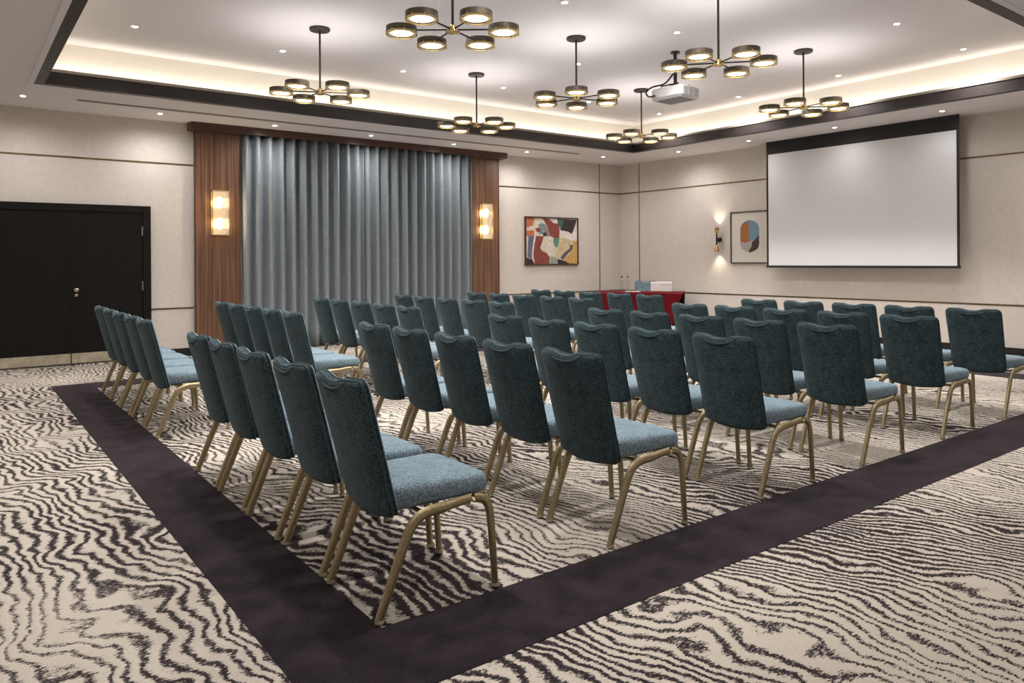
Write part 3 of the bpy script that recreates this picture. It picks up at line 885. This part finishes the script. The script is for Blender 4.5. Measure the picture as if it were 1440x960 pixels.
# ================================================================== chairs
FX = -0.28   # rear foot in the chair's own frame; it faces +x
def chair_proto(name='banquet_chair'):
    t = thing(name)
    # seat: rounded pad, wider at the front
    rings = []
    def seat_ring(z, ins, dome=0):
        out = []
        x0, x1 = FX + 0.075 + ins, FX + 0.535 - ins
        wb, wf = 0.205 - ins, 0.232 - ins
        r = 0.05
        pts = []
        n = 5
        for (cx_, sy, a0, ww) in ((x1 - 0.06, 1, 0, wf), (x0 + 0.03, 1, PI / 2, wb), (x0 + 0.03, -1, PI, wb), (x1 - 0.06, -1, 1.5 * PI, wf)):
            rad = 0.06 if cx_ > 0 else 0.03
            for k in range(n + 1):
                a = a0 + k * PI / 2 / n
                pts.append((cx_ + rad * math.cos(a), sy * (ww - rad) + rad * math.sin(a), z))
        # extra points along the sides come from subdivision below
        return pts
    for z, ins in ((0.404, 0.030), (0.407, 0.010), (0.420, 0.001), (0.470, 0.0), (0.486, 0.004), (0.496, 0.013), (0.502, 0.032), (0.506, 0.07), (0.508, 0.12)):
        rings.append(seat_ring(z, ins))
    # tilt: front a little higher underneath, waterfall front edge on top
    rr_ = []
    for ring in rings:
        rr_.append([(x, y, z + (0.012 * (x - FX) / 0.5 if z < 0.44 else -0.012 * (x - FX) / 0.5 + 0.006)) for x, y, z in ring])
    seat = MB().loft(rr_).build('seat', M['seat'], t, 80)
    # backrest
    nu, nv = 16, 20
    Wt, Wb = 0.222, 0.212
    s0, s1 = 0.0, 0.565
    base = Vector((FX + 0.085, 0, 0.388))
    ax = Vector((-0.245, 0, 0.97)).normalized()      # up the back
    nr = Vector((-ax.z, 0, ax.x))                     # towards the rear
    def half(v):
        wv = Wb + (Wt - Wb) * v
        rt, rb = 0.038, 0.028
        s = v * (s1 - s0)
        if s > s1 - rt:
            d = s - (s1 - rt)
            wv -= rt - math.sqrt(max(0, rt * rt - d * d))
        if s < rb:
            d = rb - s
            wv -= rb - math.sqrt(max(0, rb * rb - d * d))
        return wv
    def top(u):
        return s1 - 0.013 * math.exp(-((u / 0.36) ** 4)) + 0.003 * math.exp(-(((abs(u) - 0.62) / 0.2) ** 2))
    def bot(u):
        return -0.010 * (1 - u * u)
    vs_ = [0, .012, .03, .055] + [0.055 + (0.89) * k / 14 for k in range(1, 14)] + [.945, .968, .985, .995, 1.0]
    us_ = [-1, -.96, -.88] + [-.88 + 1.76 * k / 14 for k in range(1, 14)] + [.88, .96, 1]
    def surf(u, v, sgn):
        y = u * half(v)
        s = bot(u) + v * (top(u) - bot(u))
        e = max(abs(u) ** 7, abs(2 * v - 1) ** 14)
        soft = math.sqrt(max(0.0, 1 - e))
        if sgn > 0:   # rear face, bowed outwards
            off = 0.006 + 0.016 * soft + 0.030 * (1 - u * u) * (0.85 + 0.15 * v)
        else:         # front padding
            off = -0.012 - 0.026 * soft + 0.016 * (1 - u * u)
        return base + ax * s + nr * off + Vector((0, y, 0))
    mb = MB()
    n1, n2 = len(us_), len(vs_)
    V = [surf(u, v, 1) for v in vs_ for u in us_] + [surf(u, v, -1) for v in vs_ for u in us_]
    o_ = n1 * n2
    fs = []; fm_ = []
    for j in range(n2 - 1):
        for i in range(n1 - 1):
            a = j * n1 + i
            fs.append((a, a + 1, a + n1 + 1, a + n1)); fm_.append(0)
            fs.append((o_ + a, o_ + a + n1, o_ + a + n1 + 1, o_ + a + 1)); fm_.append(1)
    edge = [i for i in range(n1)] + [j * n1 + n1 - 1 for j in range(1, n2)] + [(n2 - 1) * n1 + i for i in range(n1 - 2, -1, -1)] + [j * n1 for j in range(n2 - 2, 0, -1)]
    for i in range(len(edge)):
        a, b_ = edge[i], edge[(i + 1) % len(edge)]
        fs.append((a, b_, o_ + b_, o_ + a))
    fm_ += [0] * (len(fs) - len(fm_))
    mb.add(V, fs); mb.mi = fm_
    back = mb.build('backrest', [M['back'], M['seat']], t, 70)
    # piping: two welt cords round the edge
    for sg, rad in ((1, 0.0042), (-1, 0.0042)):
        pts = [surf(us_[e % n1], vs_[e // n1], sg) for e in edge]
        pts = [p + Vector((0, 0.0015 * (1 if p.y > 0 else -1), 0)) for p in pts]
        MB().tube(pts + [pts[0]], rad, n=5, side=(1, 0, 0.25)).build('piping', M['piping'], back, 60)
    # gathered hand-hold fold at the top centre
    pts = catmull([base + ax * (s1 - 0.006) + nr * 0.030 + Vector((0, -0.12, 0)), base + ax * (s1 - 0.028) + nr * 0.047 + Vector((0, -0.07, 0)), base + ax * (s1 - 0.036) + nr * 0.051, base + ax * (s1 - 0.028) + nr * 0.047 + Vector((0, 0.07, 0)), base + ax * (s1 - 0.006) + nr * 0.030 + Vector((0, 0.12, 0))], 4)
    MB().tube(pts, 0.006, n=6).build('fold', M['back'], back, 60)
    # legs
    for sy in (-1, 1):
        y = sy * 0.229
        rear = catmull([(FX, y, 0.012), (FX + 0.055, y, 0.145), (FX + 0.108, y, 0.272), (FX + 0.142, y, 0.340), (FX + 0.180, y, 0.375), (FX + 0.235, y, 0.390), (FX + 0.30, y, 0.392)], 4)
        nn = len(rear)
        MB().tube(rear, [0.0185 + 0.005 * min(1, i / nn * 2) for i in range(nn)], 0.0150, n=10, side=(1, 0, 0)).build('leg', M['gold'], t, 50)
        front = catmull([(FX + 0.550, y, 0.012), (FX + 0.541, y, 0.14), (FX + 0.531, y, 0.27), (FX + 0.520, y, 0.345), (FX + 0.492, y, 0.388), (FX + 0.44, y, 0.403), (FX + 0.36, y, 0.400), (FX + 0.30, y, 0.392)], 4)
        nn = len(front)
        MB().tube(front, [0.0140 + 0.007 * min(1, i / nn * 1.6) for i in range(nn)], 0.0150, n=10, side=(1, 0, 0)).build('leg', M['gold'], t, 50)
        for fx in (FX, FX + 0.55):
            MB().lathe([(0.015, 0.0), (0.019, 0.003), (0.019, 0.012), (0.014, 0.018)], (fx + (0.003 if fx == FX else 0), y, 0.003), 10).build('glide', M['glide'], t, 40)
    mb = MB()
    for x, z in ((FX + 0.20, 0.388), (FX + 0.42, 0.398)):
        mb.tube([(x, -0.229, z), (x, 0.229, z)], 0.010, n=8)
    mb.tube([(FX + 0.20, -0.14, 0.392), (FX + 0.09, -0.14, 0.405), (FX + 0.05, -0.14, 0.50)], 0.009, n=8).tube([(FX + 0.20, 0.14, 0.392), (FX + 0.09, 0.14, 0.405), (FX + 0.05, 0.14, 0.50)], 0.009, n=8)
    mb.build('seat_frame', M['gold'], t, 50)
    return t
chair = chair_proto()
row_x = [1.31, 2.54, 3.745, 4.90, 6.09, 7.28]
near_y = [2.83, 3.378, 3.926, 4.474, 5.022]
far_y = [6.66, 7.21, 7.78, 8.34, 8.88]
rown = ['rearmost row', 'second row from the back', 'third row from the back', 'third row from the front', 'second row from the front', 'front row']
nearn = ['outermost seat', 'next to the outermost seat', 'middle seat', 'next to the aisle seat', 'aisle seat']
farn = ['aisle seat', 'next to the aisle seat', 'middle seat', 'next to the outermost seat', 'outermost seat']
used = False
rj = random.Random(3)
for r_ in range(6):
    for blk, ys in ((0, near_y), (1, far_y)):
        for c_, y in enumerate(ys):
            o = chair if not used else copy_tree(chair)
            used = True
            o.location = (row_x[r_] - FX + rj.uniform(-0.006, 0.006), y + rj.uniform(-0.004, 0.004), 0.003)
            o.rotation_euler = (0, 0, math.radians(rj.uniform(-0.35, 0.35)))
            blkn = 'near block' if blk == 0 else 'curtain block'
            tag(o, 'teal banquet chair, %s, %s, %s' % (rown[r_], blkn, (nearn if blk == 0 else farn)[c_]), 'chair', 'teal banquet chairs in rows facing the screen')

# ================================================================== presenter's table in the corner
pR = Vector((11.42, 9.58, 0)); pL = Vector((10.31, 10.95, 0))
tv = (pL - pR); TLn = tv.length; tv.normalize()
back_dir = Vector((-tv.y, tv.x, 0))
if back_dir.dot(Vector((1, 1, 0))) < 0: back_dir = -back_dir
ctr = (pL + pR) / 2
ang = math.atan2(tv.y, tv.x)
t = thing('presentation_table', (ctr.x, ctr.y, 0.0), ang, 'presenter table in a dark red stretch cloth standing across the room corner', 'table')
# local: x along the front edge (towards the curtain wall = +x), y: sign of back
bs = 1 if Matrix.Rotation(ang, 3, 'Z') @ Vector((0, 1, 0)) @ back_dir > 0 else -1
hl, D = TLn / 2, 0.52
MB().box(-hl + 0.01, hl - 0.01, min(0.01 * bs, (D - 0.01) * bs), max(0.01 * bs, (D - 0.01) * bs), 0.715, 0.745).build('table_top', M['shade_black'], t, 0)
for sx in (-1, 1):
    for yy in (0.05, D - 0.05):
        MB().tube([(sx * (hl - 0.22), yy * bs, 0.004), (sx * (hl - 0.10), yy * bs, 0.715)], 0.014, n=10).build('leg', M['black'], t, 40)
# stretch cover: front sheet pinched in towards the feet
nu, nv = 28, 14
def sheet(yf, name, mat, pf=1.0):
    V, Fc = [], []
    for j in range(nv + 1):
        v = j / nv
        z = 0.748 - v * 0.735
        pin = pf * (0.235 * (v ** 0.8) + 0.03 * math.sin(PI * v))
        for i in range(nu + 1):
            u = -1 + 2 * i / nu
            hem = 0.16 * v * (1 - u * u) * (1 if v > 0 else 0)
            x = u * (hl - pin)
            bow = 0.05 * math.sin(PI * min(1, v)) * (1 - u * u) * 1.2
            V.append((x, (yf + bow) * bs if yf < D / 2 else (yf - bow) * bs, z + hem * 0.75))
    n = nu + 1
    for j in range(nv):
        for i in range(nu):
            a = j * n + i
            Fc.append((a, a + 1, a + n + 1, a + n))
    o = MB().add(V, Fc).build(name, mat, t, 0)
    for p in o.data.polygons: p.use_smooth = True
    s = o.modifiers.new('thickness', 'SOLIDIFY'); s.thickness = 0.004
    return o
cl = MB().box(-hl, hl, min(0, D * bs), max(0, D * bs), 0.745, 0.753, 0, 0.002).build('cloth_top', M['red'], t, 0)
sheet(0.0, 'cloth_front', M['red'])
o = sheet(D, 'cloth_back', M['shade_black'], 0.12); o['label'] = 'black sheet painted as the shade behind the red cloth'  # back of the cover, blackened to paint the shade beside the pinched front
for sx in (-1, 1):
    V, Fc = [], []
    for j in range(nv + 1):
        v = j / nv
        z = 0.748 - v * 0.735
        pin = (0.235 * (v ** 0.8)) * 0.35
        for i in range(7):
            u = i / 6
            V.append((sx * (hl - pin - 0.03 * v), (0.012 + u * (D - 0.024)) * bs, max(z, 0.30 * math.sin(PI * u) * v + z)))
    for j in range(nv):
        for i in range(6):
            a = j * 7 + i
            Fc.append((a, a + 1, a + 8, a + 7))
    MB().add(V, Fc).build('cloth_end', M['shade_black'], t, 0)  # cover ends in black: their shade is put into the colour

MR = Matrix.Rotation(ang, 3, 'Z')
def on_table(lx, ly, z=0.7535):
    p = MR @ Vector((lx, ly * bs, 0))
    return (ctr.x + p.x, ctr.y + p.y, z)
# bottles
def bottle(loc, label):
    t_ = thing('water_bottle', loc, 0, label, 'bottle', 'water bottles on the presenter table')
    MB().lathe([(0.034, 0.0), (0.038, 0.006), (0.038, 0.19), (0.034, 0.215), (0.016, 0.25), (0.014, 0.285)], (0, 0, 0), 20).build('glass_body', M['glass'], t_, 50)
    MB().lathe([(0.017, 0.283), (0.018, 0.30), (0.012, 0.312)], (0, 0, 0), 16).build('stopper', M['black'], t_, 50)
    MB().tube(catmull([(0.018, 0, 0.275), (0.032, 0, 0.29), (0.022, 0, 0.306), (0, 0, 0.314)], 3), 0.0018, n=5).build('wire_clip', M['steel'], t_, 50)
bottle(on_table(0.36, 0.24), 'clear glass water bottle with dark stopper, the farther from the red cloth middle')
bottle(on_table(0.24, 0.24), 'clear glass water bottle with dark stopper, the nearer to the blank paper')
o = MB().box(-0.11, 0.11, -0.15, 0.15, 0, 0.006).build('paper', M['paper'], None, 0)
o.location = on_table(0.14, 0.17); o.rotation_euler = (0, 0, ang + PI / 2 + 0.1)
tag(o, 'white sheets of paper lying on the red presenter table', 'paper')
t_ = thing('white_box', on_table(-0.42, 0.36), ang + (0 if bs > 0 else PI), 'low white box with a dark slot standing on the presenter table', 'box')
MB().box(-0.21, 0.21, -0.10, 0.10, 0, 0.19, 0, 0.008).build('body', M['paper'], t_, 0)
MB().box(-0.02, 0.18, -0.103, -0.0995, 0.125, 0.133).build('slot', M['grey'], t_, 0)
# presenter's chair behind the table, facing the room
o = copy_tree(chair)
cc = ctr + back_dir * (D + 0.30) - tv * 0.06
o.location = (cc.x, cc.y, 0.0)
o.rotation_euler = (0, 0, math.atan2(-back_dir.y, -back_dir.x))
tag(o, 'teal banquet chair behind the red presenter table, facing the room', 'chair')
if 'group' in o: del o['group']
